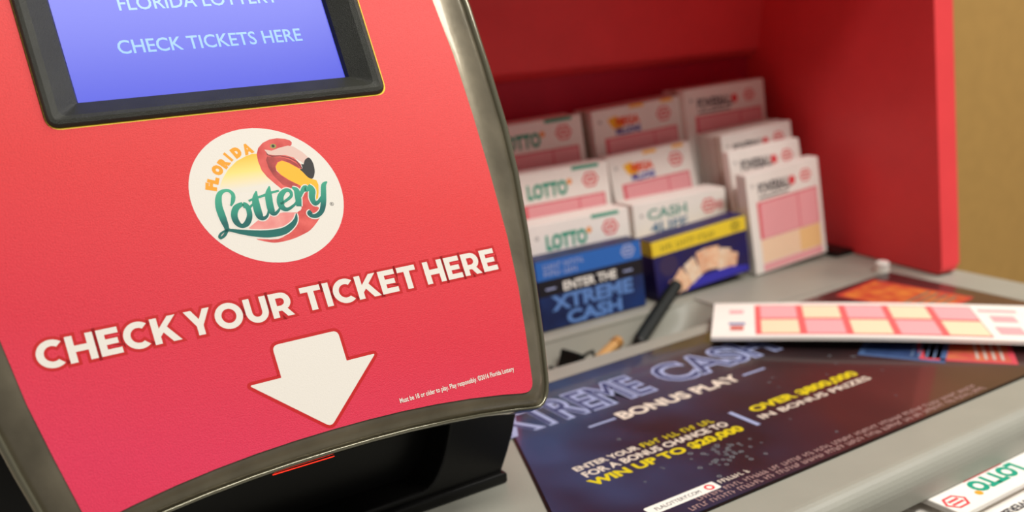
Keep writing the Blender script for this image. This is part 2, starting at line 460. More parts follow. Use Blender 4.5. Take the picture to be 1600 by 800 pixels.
# bezel
M_bez = mat('grained_black_bezel', (48, 49, 42), 0.40, bump=0.4, bscale=3500, noise=0.15, nscale=90)
SC = [(-50.6*mm, 42.3*mm), (45.2*mm, 42.3*mm), (45.2*mm, 113.5*mm), (-50.6*mm, 113.5*mm)]
def near(l, c):   # ring with as many points as BZ but square corners
    n = len(BZ)//4
    return [c[i//n] for i in range(len(BZ))]
sc_l = near(BZ, SC)
bez = loft('screen_bezel', [(grow(BZ, 0.3*mm), -1.0), (BZ, 0.6), (grow(BZ, -0.7*mm), 1.3), (grow(BZ, -2.0*mm), 1.7), (mix(BZ, sc_l, 0.35), 0.9), (mix(BZ, sc_l, 0.94), -4.0), (sc_l, -6.2)], M_bez, chk)
bez.data.shade_flat()
# screen
scm = bpy.data.materials.new('blue_lit_screen'); scm.use_nodes = True
nt = scm.node_tree; b = nt.nodes['Principled BSDF']
b.inputs['Base Color'].default_value = (0.01, 0.01, 0.02, 1); b.inputs['Roughness'].default_value = 0.22; b.inputs['Specular IOR Level'].default_value = 0.2
b.inputs['Emission Color'].default_value = lin((74, 86, 240)) + (1,); b.inputs['Emission Strength'].default_value = 0.85
scr = flat('screen', FC, [[SC]], -6.0*mm, scm, chk)
M_scrt = mat('screen_lettering', (20, 20, 30), 0.2, emit=(120, 185, 246), estr=0.9)
text('screen_lettering', 'CHECK TICKETS HERE', FC, -33.2*mm, 33.0*mm, 58.3*mm, 63.4*mm, -5.95*mm, M_scrt, chk, offset=0.012)
text('screen_lettering', 'FLORIDA LOTTERY', FC, -29.0*mm, 28.2*mm, 74.0*mm, 79.1*mm, -5.95*mm, M_scrt, chk, offset=0.012)

# slogan, arrow and small print
M_cream = mat('cream_print', (230, 224, 214), 0.55, bump=0.1, bscale=2600)
M_outl = mat('deep_red_outline_print', (192, 10, 16), 0.55, bump=0.1, bscale=2600)
wd = []
for s_, a, b_ in (('CHECK', -84.0, -41.3), ('YOUR', -38.6, -2.4), ('TICKET', 1.4, 46.4), ('HERE', 49.8, 80.8)):
    wd += word(s_, a*mm, b_*mm, -43.2*mm, 8.6*mm, 0.12)
for i, g in enumerate(wd):
    pass
flat('slogan_outline', FC, grow_groups(wd, 1.0*mm), 0.015*mm, M_outl, chk)
flat('slogan_lettering', FC, wd, 0.03*mm, M_cream, chk)
ar = [(-13.4, -52.0), (10.6, -52.0), (10.6, -63.2), (21.6, -63.2), (-1.6, -84.0), (-24.6, -63.4), (-13.4, -63.4)]
ar = rounded([(u*mm, v_*mm) for u, v_ in ar], [2.2*mm, 2.2*mm, 0.3*mm, 1.0*mm, 2.0*mm, 1.0*mm, 0.3*mm])
flat('arrow_outline', FC, [[grow(ar, 1.15*mm)]], 0.015*mm, M_outl, chk)
flat('arrow', FC, [[ar]], 0.03*mm, M_cream, chk)
text('small_print', 'Must be 18 or older to play. Play responsibly. \u00a92016 Florida Lottery', FC, 25.3*mm, 73.9*mm, -83.4*mm, -80.9*mm, 0.03*mm, M_cream, chk, offset=0.02)
sv, sf = text_data('Must be 18 or older to play. Play responsibly. \u00a92016 Florida Lottery', FC, 25.1*mm, 74.1*mm, -83.6*mm, -80.7*mm, 0.015*mm, 0.06)
obj('small_print_outline', sv, sf, M_outl, chk)

# round emblem
RIB = {
'L':[(-13.1,-1.8,0.26),(-11.9,-0.1,0.65),(-11.3,1.9,0.65),(-12.1,3.4,0.52),(-13.6,3.8,0.52),(-15.4,3.1,0.81),(-16.5,1.3,1.04),(-17.1,-1.3,1.17),(-17.1,-3.7,1.23),(-16.9,-6.5,1.13),(-16.7,-9.0,0.81),(-17.0,-10.3,0.52),(-18.2,-11.7,0.45),(-19.6,-12.3,0.39),(-19.9,-11.7,0.39),(-19.0,-10.7,0.32),(-17.3,-10.1,0.32),(-15.7,-10.2,0.45),(-12.6,-11.3,0.78),(-8.0,-12.7,1.1),(-3.1,-13.7,1.3),(2.1,-13.7,1.23),(5.7,-12.2,0.97),(7.7,-10.4,0.65),(8.6,-8.2,0.13)],
'o':[(-8.9,-1.7,0.65),(-11.5,-2.8,1.04),(-12.9,-5.2,1.1),(-12.8,-7.8,1.04),(-11.4,-9.4,0.71),(-9.3,-8.6,0.97),(-7.7,-6.0,0.91),(-7.7,-2.9,0.84),(-8.9,-1.7,0.65)],
'oj':[(-8.8,-2.5,0.65),(-7.3,-3.5,0.45),(-5.3,-2.2,0.26)],
't1':[(-3.0,2.0,0.19),(-4.1,-0.6,1.04),(-4.5,-3.8,1.3),(-4.4,-6.9,1.23),(-3.3,-8.0,0.65),(-1.7,-7.2,0.39),(-0.6,-5.1,0.26)],
't1b':[(-6.6,-1.1,0.32),(-3.7,-0.4,0.39),(-0.1,-0.0,0.32)],
't2':[(2.0,3.0,0.19),(0.9,0.3,1.1),(0.3,-2.8,1.23),(0.2,-6.0,1.17),(1.1,-7.0,0.65),(2.8,-6.0,0.39),(4.0,-4.4,0.26)],
't2b':[(-1.9,-0.1,0.29),(1.1,0.5,0.39),(4.9,0.9,0.32)],
'e':[(4.0,-3.9,0.32),(6.4,-3.0,0.45),(8.7,-1.6,0.52),(8.7,0.2,0.58),(7.1,0.6,0.71),(5.0,-1.0,1.04),(4.1,-3.4,1.17),(4.4,-5.4,0.97),(6.1,-6.2,0.58),(9.0,-4.9,0.39),(10.1,-3.6,0.26)],
'r':[(9.8,1.4,0.26),(11.1,-0.0,0.97),(10.9,-2.7,1.1),(10.3,-5.8,0.91)],
'r2':[(11.9,-2.5,0.32),(13.2,-0.5,0.71),(14.7,0.3,1.1),(15.1,-1.0,0.45)],
'y':[(16.1,1.4,0.39),(16.8,-0.7,1.1),(15.9,-3.5,1.04),(16.3,-5.7,0.78),(17.9,-5.3,0.58),(19.8,-3.4,0.39)],
'y2':[(23.2,1.5,0.19),(21.6,0.4,0.84),(20.5,-2.8,0.97),(19.4,-6.2,0.97),(17.9,-8.9,0.84),(15.7,-10.2,0.78),(13.9,-10.0,0.65),(13.3,-8.9,0.84),(14.1,-8.3,0.58)],
}
EMB = {'neck':[(14.4,16.9),(14.7,17.8),(14.1,18.6),(12.6,19.3),(9.9,19.9),(7.0,19.8),(4.3,18.9),(2.1,17.2),(1.0,15.1),(0.7,12.6),(1.0,9.0),(2.3,6.3),(4.3,3.5),(6.1,1.2),(8.7,0.3),(13.3,0.3),(13.0,1.6),(9.5,4.3),(7.3,6.5),(6.2,8.2),(6.3,9.7),(7.5,11.1),(9.2,11.5),(11.3,10.4),(14.2,8.0),(15.4,7.3),(15.6,9.1),(13.9,11.8),(11.1,14.4)],
'white':[(4.1,16.4),(6.5,15.6),(9.5,16.3),(12.9,16.7),(14.8,16.1),(17.4,13.7),(18.7,11.9),(19.2,11.1),(17.5,10.6),(16.8,9.4),(15.7,10.5),(13.6,12.1),(10.8,13.4),(7.4,13.8),(4.8,14.5)],
'tip':[(17.5,10.6),(19.2,11.3),(20.1,9.5),(20.0,6.6),(19.2,4.5),(18.1,3.4),(16.7,4.2),(15.5,6.2),(14.7,7.5),(15.7,7.6),(15.8,9.4),(16.5,9.1)],
'yellow':[(6.3,9.8),(7.5,11.1),(9.2,11.5),(11.3,10.4),(14.8,7.5),(16.7,4.2),(18.1,3.3),(19.5,2.6),(19.7,0.8),(18.9,-2.0),(17.2,-6.1),(16.2,-2.3),(14.0,0.2),(9.5,4.3),(7.3,6.5),(6.3,8.3)],
'sun':[(1.5,15.2),(-0.6,15.4),(-2.7,15.0),(-6.6,13.6),(-10.4,11.0),(-13.3,7.9),(-14.5,6.0),(-15.4,4.1),(-6.5,2.0),(6.4,1.0),(2.3,6.3),(1.0,11.1)],
'mouth':[(4.4,15.7),(4.9,14.5),(6.3,13.8),(9.1,13.5),(12.3,12.4),(14.6,10.6),(15.6,8.1),(15.7,7.6),(15.2,7.8),(14.2,10.4),(11.9,12.1),(9.0,13.2),(6.0,13.4),(4.5,14.3)],
'eye':[(7.6,17.2)],
'eyer':[(8.3,17.1)],
'body':[(12.4,-0.8),(15.8,-1.5),(15.6,-6.0),(17.3,-7.4),(17.7,-9.6),(15.9,-11.8),(12.1,-14.8),(8.9,-16.0),(4.6,-17.0),(-0.7,-17.3),(-4.0,-16.6),(-7.9,-14.7),(-0.4,-16.1),(4.9,-13.9),(8.8,-10.3),(9.2,-7.8),(11.0,-6.7)],
'wing':[(-9.4,-10.5),(-5.7,-8.5),(-1.1,-6.8),(4.1,-7.1),(9.3,-7.9),(7.6,-10.8),(2.8,-12.4),(-2.8,-12.5),(-7.7,-11.6)],
'reg':[(22.4,-6.9)],
}
FLO = [(-17.7, 5.8), (-16.4, 8.0), (-14.0, 11.3), (-11.1, 13.6), (-9.1, 15.4), (-5.8, 16.7), (-1.7, 17.4)]
def P(l): return [(x*mm, y*mm) for x, y in l]
emb = flat('emblem_disc', FC, [[ell(1.0*mm, 0, 27.0*mm, 24.5*mm, 72, math.radians(-19))]], 0.02*mm, M_cream, chk)
M_sun = gradient_mat('sun_print', FC.p(0, 0.0155), FC.p(0, 0.0035), [(0, (247, 190, 60)), (0.5, (249, 222, 130)), (1, (230, 224, 212))], 0.55)
M_coral = mat('flamingo_coral_print', (196, 62, 58), 0.55, rgb2=(232, 104, 96), nscale=160)
M_wing = mat('flamingo_pink_print', (226, 130, 126), 0.55, rgb2=(236, 160, 152), nscale=200)
M_gold = mat('gold_print', (246, 184, 44), 0.55)
M_beak = mat('beak_white_print', (224, 192, 180), 0.55)
M_ink = mat('emblem_black_print', (40, 36, 36), 0.5)
M_olive = mat('eye_olive_print', (150, 150, 70), 0.5)
M_script = gradient_mat('script_teal_print', FC.p(0, 0.004), FC.p(0, -0.015), [(0, (70, 172, 138)), (0.45, (40, 138, 118)), (0.6, (14, 96, 92)), (1, (14, 104, 96))], 0.5)
M_orange = mat('orange_print', (240, 160, 30), 0.55)
flat('emblem_sun', FC, [[P(EMB['sun'])]], 0.025*mm, M_sun, emb)
flat('flamingo_body', FC, [[smooth_loop(P(EMB['body']), 3)]], 0.030*mm, M_coral, emb)
flat('flamingo_wing', FC, [[P(EMB['wing'])]], 0.035*mm, M_wing, emb)
flat('gold_field', FC, [[P(EMB['yellow'])]], 0.030*mm, M_gold, emb)
flat('flamingo_neck', FC, [[P(EMB['neck'])]], 0.035*mm, M_coral, emb)
flat('throat_shade', FC, [[P([(4.4, 13.8), (7.2, 13.1), (9.8, 12.6), (12.3, 11.3), (14.3, 9.4), (14.9, 7.7), (11.4, 10.5), (9.2, 11.7), (7.3, 11.3), (6.1, 9.9), (6.0, 8.1), (7.2, 6.2), (9.4, 4.1), (12.4, 1.9), (9.3, 1.3), (6.9, 2.7), (4.5, 6.7), (3.7, 9.7), (3.6, 12.5)])]], 0.038*mm, mat('flamingo_throat_print', (142, 50, 48), 0.55, rgb2=(190, 74, 70), nscale=260), emb)
flat('flamingo_bill', FC, [[P(EMB['white'])]], 0.040*mm, M_beak, emb)
flat('bill_line', FC, [[P(EMB['mouth'])]], 0.045*mm, mat('bill_line_print', (120, 44, 44), 0.5), emb)
flat('bill_tip', FC, [[smooth_loop(P(EMB['tip']), 3)]], 0.045*mm, M_ink, emb)
flat('flamingo_eye', FC, [[ell(7.6*mm, 17.2*mm, 1.1*mm, 0.85*mm, 20)]], 0.042*mm, M_olive, emb)
flat('eye_pupil', FC, [[ell(7.6*mm, 17.25*mm, 0.55*mm, 0.55*mm, 16)]], 0.048*mm, M_ink, emb)
def ribbons(extra):
    out = []
    for pts in RIB.values():
        l = smooth_line(pts, 5); L, R_ = [], []
        for i, (u, v_, w) in enumerate(l):
            a = l[max(i-1, 0)]; c = l[min(i+1, len(l)-1)]
            d = math.hypot(c[0]-a[0], c[1]-a[1]) or 1
            nx, ny = -(c[1]-a[1])/d, (c[0]-a[0])/d; w = max(w, 0.1)+extra
            L.append((u+nx*w, v_+ny*w)); R_.append((u-nx*w, v_-ny*w))
        out.append((L, R_))
    return out
def ribbon_obj(name, extra, w, m):
    verts, faces = [], []
    for k, (L, R_) in enumerate(ribbons(extra)):
        o_ = len(verts); n = len(L); ww = (w+0.0015*k)*mm
        verts += [FC.p(x*mm, y*mm, ww) for x, y in L] + [FC.p(x*mm, y*mm, ww) for x, y in R_]
        faces += [(o_+n+i, o_+n+i+1, o_+i+1, o_+i) for i in range(n-1)]
    return obj(name, verts, faces, m, emb)
ribbon_obj('script_outline', 0.42, 0.052, M_cream)
ribbon_obj('script_lettering', 0.05, 0.075, M_script)
# FLORIDA set along the arc
cx_, cy_ = 2.5, -0.5
v, f = [], []
for ch, (u, v_) in zip('FLORIDA', FLO):
    ang = math.atan2(v_-cy_, u-cx_)-math.pi/2
    g = Fr(FC.p(u*mm, v_*mm, 0), FC.U*math.cos(ang)+FC.V*math.sin(ang), -FC.U*math.sin(ang)+FC.V*math.cos(ang))
    hw = {'I': 0.5, 'O': 1.75, 'L': 1.25, 'F': 1.3, 'A': 1.85}.get(ch, 1.6)
    a, b_ = text_data(ch, g, -hw*mm, hw*mm, -1.95*mm, 1.95*mm, 0.03*mm, 0.11)
    f += [tuple(i+len(v) for i in q) for q in b_]; v += a
obj('arched_lettering', v, f, M_orange, emb)
text('registered_mark', '\u00ae', FC, 21.7*mm, 23.2*mm, -7.6*mm, -6.2*mm, 0.03*mm, M_ink, emb, offset=0.01)

# stand below the face: recessed bay behind a flared front plate
XR, XL = 0.198, 0.014
def stand_side(z):   # half width of the stand at height above the counter
    return 0.092+0.011*math.sin(min(1, (z-0.004)/0.036)*math.pi/2)
prof = [0.004+0.09*i/10 for i in range(11)]
PX = Fr((0.106, 0.335, DZ), (1, 0, 0), (0, 0, 1))
outer = [(stand_side(z), z) for z in prof] + [(-stand_side(z), z) for z in prof[::-1]]
bay = [(0.074-0.062*(1-math.cos(t))*0.9, 0.092-0.088*math.sin(t)) for t in [math.pi/2*i/12 for i in range(13)]]
bay = [(0.052+0.022*math.cos(t)-0.0*t, 0.088-0.080*math.sin(t)) for t in [math.pi/2*i/12 for i in range(13)]]
hole = bay + [(-u, z) for u, z in bay[::-1]]
slab('stand_front', PX, [outer, hole], -0.018, 0.0, M_black, chk, bevel=0.0012, seg=2)
slab('stand_block', PX, [outer], -0.085, -0.017, M_black, chk)
box('stand_foot', PX, -0.093, 0.0935, 0.0002, 0.005, -0.09, 0.003, M_black, chk, bevel=0.001)
M_scan = mat('scanner_red_light', (60, 5, 5), 0.3, emit=(255, 50, 30), estr=1.6)
box('scanner_light', FC, -22*mm, 0*mm, -93.9*mm, -93.6*mm, -14*mm, -11*mm, M_scan, chk)

# ------------------------------------------------------------------ advertising insert on the counter
PO = Fr((0, 0, DZ), (1, 0, 0), (0, 1, 0))
pm = bpy.data.materials.new('night_blue_poster_print'); pm.use_nodes = True
nt = pm.node_tree; b = nt.nodes['Principled BSDF']
tc = nt.nodes.new('ShaderNodeTexCoord')
n1 = nt.nodes.new('ShaderNodeTexNoise'); n1.inputs['Scale'].default_value = 14; n1.inputs['Detail'].default_value = 2
nt.links.new(tc.outputs['Object'], n1.inputs['Vector'])
r1 = nt.nodes.new('ShaderNodeValToRGB')
for el, p_, c in zip(r1.color_ramp.elements, (0.38, 0.66), ((26, 27, 40), (44, 68, 106))): el.position = p_; el.color = lin(c)+(1,)
nt.links.new(n1.outputs['Fac'], r1.inputs['Fac'])
n2 = nt.nodes.new('ShaderNodeTexNoise'); n2.inputs['Scale'].default_value = 9; n2.inputs['Detail'].default_value = 2
nt.links.new(tc.outputs['Object'], n2.inputs['Vector'])
r2 = nt.nodes.new('ShaderNodeValToRGB')
for el, p_, c in zip(r2.color_ramp.elements, (0.4, 0.7), ((42, 29, 31), (76, 42, 40))): el.position = p_; el.color = lin(c)+(1,)
nt.links.new(n2.outputs['Fac'], r2.inputs['Fac'])
g = nt.nodes.new('ShaderNodeNewGeometry'); sx = nt.nodes.new('ShaderNodeSeparateXYZ')
nt.links.new(g.outputs['Position'], sx.inputs[0])
ad = nt.nodes.new('ShaderNodeMath'); ad.operation = 'MULTIPLY_ADD'; ad.inputs[1].default_value = -0.5
nt.links.new(sx.outputs['Y'], ad.inputs[0]); nt.links.new(sx.outputs['X'], ad.inputs[2])
mr = nt.nodes.new('ShaderNodeMapRange'); mr.inputs[1].default_value = 0.08; mr.inputs[2].default_value = 0.22
nt.links.new(ad.outputs[0], mr.inputs[0])
mx = nt.nodes.new('ShaderNodeMix'); mx.data_type = 'RGBA'
nt.links.new(mr.outputs[0], mx.inputs['Factor']); nt.links.new(r1.outputs['Color'], mx.inputs['A']); nt.links.new(r2.outputs['Color'], mx.inputs['B'])
nt.links.new(mx.outputs['Result'], b.inputs['Base Color'])
b.inputs['Roughness'].default_value = 0.3; b.inputs['Coat Weight'].default_value = 0.5
post = root('counter_advertisement', (0.40, 0.34, DZ), 'dark blue and maroon printed advertisement set into the counter top', 'advertisement')
OUTL = [(0.183, 0.2585), (0.478, 0.2585), (0.597, 0.2585), (0.597, 0.431), (0.45, 0.4225), (0.27, 0.4165), (0.252, 0.408), (0.240, 0.392), (0.2275, 0.369), (0.214, 0.335), (0.199, 0.298)]
slab('black_edge', PO, [grow(OUTL, 0.0013)], 0.0002, 0.0006, M_black, post)
slab('printed_sheet', PO, [OUTL], 0.0002, 0.0009, pm, post)
pw = 0.00095
M_neon = mat('pale_blue_neon_print', (160, 170, 208), 0.4)
M_neoni = mat('navy_letter_fill_print', (62, 68, 108), 0.4)
M_cr2 = mat('ivory_poster_print', (226, 212, 196), 0.4)
M_py = mat('yellow_poster_print', (216, 196, 24), 0.4)
for s_, a, b_ in (('XTREME', 0.2225, 0.3205), ('CASH', 0.332, 0.4175)):
    text('title_lettering', s_, PO, a, b_, 0.3690, 0.3985, pw, M_neon, post, offset=0.055)
    text('title_fill', s_, PO, a+0.0015, b_-0.0015, 0.3706, 0.3968, pw+0.00005, M_neoni, post, offset=-0.004)
text('subtitle_lettering', 'BONUS PLAY', PO, 0.2815, 0.3655, 0.3505, 0.3600, pw, M_cr2, post, offset=0.04)
for x in (0.262, 0.369): flat('title_dash', PO, [[rect(x, 0.3538, x+0.017, 0.3556)]], pw, M_neon, post)
text('offer_lettering', 'ENTER YOUR', PO, 0.2285, 0.2660, 0.3192, 0.3238, pw, M_cr2, post, offset=0.03)
text('offer_lettering', 'FOR A BONUS CHANCE TO', PO, 0.2285, 0.3165, 0.3118, 0.3172, pw, M_cr2, post, offset=0.03)
text('offer_lettering', 'WIN UP TO $20,000', PO, 0.2260, 0.3185, 0.3020, 0.3096, pw, M_py, post, offset=0.045)
flat('divider_bar', PO, [[rect(0.3258, 0.303, 0.3285, 0.323)]], pw, M_neon, post)
text('prize_lettering', 'OVER $800,000', PO, 0.3370, 0.4170, 0.3135, 0.3215, pw, M_py, post, offset=0.045)
text('prize_lettering', 'IN BONUS PRIZES', PO, 0.3340, 0.4165, 0.3063, 0.3112, pw, M_cr2, post, offset=0.02)
flat('white_label', PO, [[rounded(rect(0.2290, 0.2680, 0.2680, 0.2745), 0.0012)]], pw, M_white, post)
text('label_lettering', 'FLALOTTERY.COM', PO, 0.233, 0.258, 0.2698, 0.2723, pw+0.00005, M_blackink, post)
flat('label_mark', PO, [[ell(0.2635, 0.2712, 0.0024, 0.0024, 18), ell(0.2635, 0.2712, 0.0013, 0.0013, 14)]], pw+0.00005, M_redink, post)
def greek(name, fr, u0, u1, v0, v1, w, m, parent, seed=1):
    """print too small to read: word-like runs of tiny strokes"""
    rn = random.Random(seed); h_ = v1-v0; u = u0; out = []
    while u < u1:
        for _ in range(rn.randint(3, 8)):
            if u+h_*.5 > u1: break
            k = rn.random()
            out.append([rect(u, v0, u+h_*.16, v1)])
            if k < .4: out.append([rect(u+h_*.16, v1-h_*.2, u+h_*.5, v1)])
            if .25 < k < .8: out.append([rect(u+h_*.16, v0+h_*.4, u+h_*.45, v0+h_*.58)])
            if k > .6: out.append([rect(u+h_*.16, v0, u+h_*.5, v0+h_*.2)])
            u += h_*.68
        u += h_*.55
    return tag(flat(name, fr, out, w, m, parent), kind='stuff')
M_fine = mat('faded_small_print', (168, 136, 132), 0.5)
greek('offer_line', PO, 0.2680, 0.3150, 0.3192, 0.3236, pw, M_py, post, 4)
greek('small_print', PO, 0.2700, 0.2880, 0.2705, 0.2735, pw, M_cr2, post, 5)
greek('small_print', PO, 0.2520, 0.4480, 0.2650, 0.2680, pw, M_fine, post, 6)
greek('small_print', PO, 0.2440, 0.4480, 0.2606, 0.2636, pw, M_fine, post, 7)
# pictures of scratch tickets at the far end, and a spill of silver coins
def card(name, cx, cy, w, h, a, cols, seed):
    fr = Fr((cx, cy, DZ), (math.cos(a), math.sin(a), 0), (-math.sin(a), math.cos(a), 0))
    m = mat('scratch_ticket_print_%d' % seed, cols[0], 0.45, rgb2=cols[1], nscale=90)
    o = flat(name, fr, [[rect(-w/2, -h/2, w/2, h/2)]], pw, m, post)
    flat('ticket_frame', fr, [[rect(-w/2, -h/2, w/2, h/2), rect(-w/2+.003, -h/2+.003, w/2-.003, h/2-.003)]], pw+0.00004, mat('scratch_frame_%d' % seed, cols[2], 0.45), o)
    rows = [[rect(-w*.4, -h*.38+i*h*.085, w*.4, -h*.38+i*h*.085+h*.03)] for i in range(4)]
    flat('ticket_rows', fr, rows, pw+0.00006, mat('scratch_rows_%d' % seed, cols[3], 0.45), o)
card('scratch_ticket_picture', 0.553, 0.387, 0.050, 0.072, math.radians(8), ((176, 50, 40), (206, 120, 50), (190, 60, 50), (90, 110, 90)), 1)
card('scratch_ticket_picture', 0.497, 0.306, 0.058, 0.050, math.radians(38), ((190, 60, 70), (200, 120, 70), (204, 70, 84), (190, 180, 170)), 2)
card('scratch_ticket_picture', 0.478, 0.330, 0.060, 0.046, math.radians(30), ((52, 76, 120), (40, 56, 96), (70, 96, 140), (90, 110, 140)), 3)
cl = []
for i in range(42):
    x = random.gauss(0.293, 0.010); y = random.gauss(0.291, 0.006); r_ = random.uniform(0.0006, 0.0013)
    cl.append([ell(x, y, r_, r_, 10), ell(x, y, r_*.55, r_*.55, 8)])
for i in range(26):
    x = random.uniform(0.24, 0.44); y = random.uniform(0.272, 0.345); r_ = random.uniform(0.0005, 0.001)
    cl.append([ell(x, y, r_, r_, 10), ell(x, y, r_*.55, r_*.55, 8)])
tag(flat('silver_sparkles', PO, cl, pw+0.00003, mat('silver_spark_print', (120, 124, 130), 0.4), post), kind='stuff')

# ------------------------------------------------------------------ play slips
def badge(fr, u, v, r, w, parent, name='round_badge', m=None):
    flat(name, fr, [[ell(u, v, r, r*.8, 6), ell(u, v, r*.78, r*.6, 6)], [rect(u-r*.55, v-r*.28, u+r*.55, v-r*.08)], [rect(u-r*.5, v+r*.08, u+r*.5, v+r*.3)]], w, m or M_redink, parent)
def logo(kind, fr, W, H, parent, w):
    """game logo in the header band; frame origin = top-left corner of the slip face, v negative downwards"""
    v1 = -0.008
    if kind == 'lotto':
        text('game_logo', 'LOTTO', fr, W*.16, W*.56, v1-.0105, v1, w, M_teal, parent, offset=0.05)
        flat('game_logo_sun', fr, [[ell(W*.585, v1-.002, .0022, .0022, 12)]], w, mat('logo_orange', (238, 150, 60), .6), parent)
        flat('green_tab', fr, [[rect(W*.62, -.0028, W*.9, -.0003)]], w, M_teal, parent)
    elif kind == 'mega':
        flat('game_logo_star', fr, [[[(W*.16, v1), (W*.26, v1+.002), (W*.34, v1-.004), (W*.3, v1-.012), (W*.2, v1-.006)]]], w, M_gold, parent)
        text('game_logo', 'MEGA', fr, W*.25, W*.52, v1-.0062, v1+.0005, w+.00004, mat('logo_orange_red', (232, 84, 44), .6), parent, offset=0.06)
        text('game_logo_second', 'MILLIONS', fr, W*.24, W*.52, v1-.0125, v1-.0072, w+.00004, mat('logo_blue', (64, 74, 168), .6), parent, offset=0.05)
        flat('gold_tab', fr, [[rect(W*.42, -.0026, W*.58, -.0003)], [rect(W*.78, -.0026, W*.92, -.0003)]], w, M_gold, parent)
    elif kind == 'power':
        text('game_logo', 'POWERBALL', fr, W*.15, W*.58, v1-.0085, v1, w, M_blackink, parent, offset=0.035)
        flat('game_logo_underline', fr, [[rect(W*.15, v1-.0115, W*.55, v1-.0102)]], w, M_blackink, parent)
        flat('game_logo_ball', fr, [[ell(W*.61, v1-.004, .0036, .0036, 16)]], w, M_redink, parent)
    elif kind == 'cash':
        text('game_logo', 'CASH', fr, W*.14, W*.56, v1-.0050, v1+.0028, w, mat('cash_grey_green', (110, 160, 146), .6), parent, offset=0.03)
        text('game_logo_second', '4LIFE', fr, W*.16, W*.56, v1-.0150, v1-.0072, w, mat('cash_blue_green', (96, 130, 160), .6), parent, offset=0.03)
        badge(fr, W*.92, v1-.004, .0045, w, parent)
    badge(fr, W*.80, v1-.003, .0075 if kind != 'power' else .0065, w, parent)
    flat('corner_mark', fr, [[ell(W*.08, v1-.001, .0013, .0013, 10), ell(W*.08, v1-.001, .0008, .0008, 8)]], w, M_blackink, parent)
def pile(name, fr, u0, u1, v0, v1, y0, y1, m, parent):
    bm = bmesh.new(); Y = Vector((0, 1, 0.0))
    vs = [bm.verts.new(fr.p(u, v_)+Y*y) for y in (y0, y1) for v_ in (v0, v1) for u in (u0, u1)]
    for q in ((0, 2, 3, 1), (4, 5, 7, 6), (0, 1, 5, 4), (2, 6, 7, 3), (0, 4, 6, 2), (1, 3, 7, 5)): bm.faces.new([vs[i] for i in q])
    bmesh.ops.bevel(bm, geom=list(bm.edges), offset=0.0003, segments=1, affect='EDGES')
    return bm_obj(name, bm, m, parent)
def slip_stack(label, kind, X0, Yt, zt, W, lean, thick, zb, roll=0.0, yaw=0.0, bundles=1, warm=False, name='slip_stack'):
    l = math.radians(lean)
    U = Vector((math.cos(yaw)*math.cos(roll), math.sin(yaw), math.sin(roll)))
    V = Vector((0, math.sin(l), math.cos(l))); V = (V - U*V.dot(U)).normalized()
    fr = Fr((X0, Yt, zt), U, V)
    H = (zt-zb-0.0008-abs(min(0, -math.sin(roll)*0))*W)/math.cos(l)
    if roll < 0: H -= abs(math.sin(roll))*W
    g = root(name, (X0+W/2, Yt-math.sin(l)*H+thick/2, zb), label, 'play slips', 'stacks of play slips in the red hood')
    tb = thick/bundles
    for k in range(bundles):
        du = 0.0 if bundles == 1 else random.uniform(-.0008, .0008); dv = 0.0 if bundles == 1 else random.uniform(-.0012, 0.0)
        if k == 0: du = dv = 0
        pile('slip_bundle', fr, du, W+du, -H, dv, k*tb, (k+1)*tb-0.0002, M_paper if k % 2 == 0 else M_edge, g)
    w = 0.00006
    hb = {'cash': 0.034}.get(kind, 0.0215)
    logo(kind, fr, W, H, g, w)
    # play panels below the header
    p0, p1 = W*.11, W*.94; v0 = -hb; v1 = -min(H-0.001, hb+0.028)
    if H > hb+0.004:
        flat('pink_panel', fr, [[rect(p0, v1, p1, v0)]], w, M_pink, g)
        flat('panel_border', fr, [[rect(p0, v1, p1, v0), rect(p0+.003, v1+.0005, p1-.0012, v0-.0012)], [rect(W*.66, v1, W*.672, v0)]], w+.00004, M_pinkd, g)
    if H > hb+0.032:
        flat('peach_panel', fr, [[rect(p0, -min(H-.001, hb+.046), W*.64, -hb-.0285)]], w, M_peach, g)
        flat('yellow_panel', fr, [[rect(W*.64, -min(H-.001, hb+.046), p1, -hb-.0285)]], w, mat('apricot_print', (246, 202, 140), .7), g)
    if H > hb+0.05:
        flat('lower_pink_panel', fr, [[rect(p0, -H+.001, p1, -hb-.0465)]], w, M_pink, g)
    return g
ST = slip_stack
ST('white play slips with black logo, front of the right-hand column by the red side panel', 'power', 0.5195, 0.5022, -0.1255, 0.0775, 8, 0.0105, DZ, roll=0.055)
ST('thin tilted play slips with black logo directly behind the tallest right front slips', 'power', 0.5265, 0.5272, -0.1114, 0.0765, 13, 0.007, DZ, roll=0.02)
ST('thick fanned block of play slips with black logo, visible sheet edges on its left', 'power', 0.5389, 0.5471, -0.1025, 0.0765, 9, 0.0265, DZ, roll=0.05, bundles=9)
ST('topmost play slips with black logo in the back right corner of the hood', 'power', 0.5310, 0.5804, -0.0689, 0.0875, 8, 0.024, -0.150, roll=0.02, bundles=3)
ST('play slips with orange and blue logo in the back row of the hood', 'mega', 0.4442, 0.5853, -0.0765, 0.0865, 8, 0.021, -0.148, roll=0.04, bundles=3)
ST('play slips with orange and blue logo leaning in the second row from the back', 'mega', 0.4427, 0.5657, -0.1085, 0.0805, 14, 0.010, -0.168, roll=0.035)
ST('play slips with grey green two-line logo behind the yellow topped card', 'cash', 0.4342, 0.5269, -0.1370, 0.0900, 8, 0.020, -0.188, roll=0.0)
ST('play slips with green logo in the back row beside the clear machine edge', 'lotto', 0.3480, 0.5851, -0.0785, 0.0865, 8, 0.022, -0.148, roll=0.02, bundles=3)
ST('play slips with green logo in the middle row of the left column', 'lotto', 0.3500, 0.5560, -0.1083, 0.0855, 8, 0.016, -0.168)
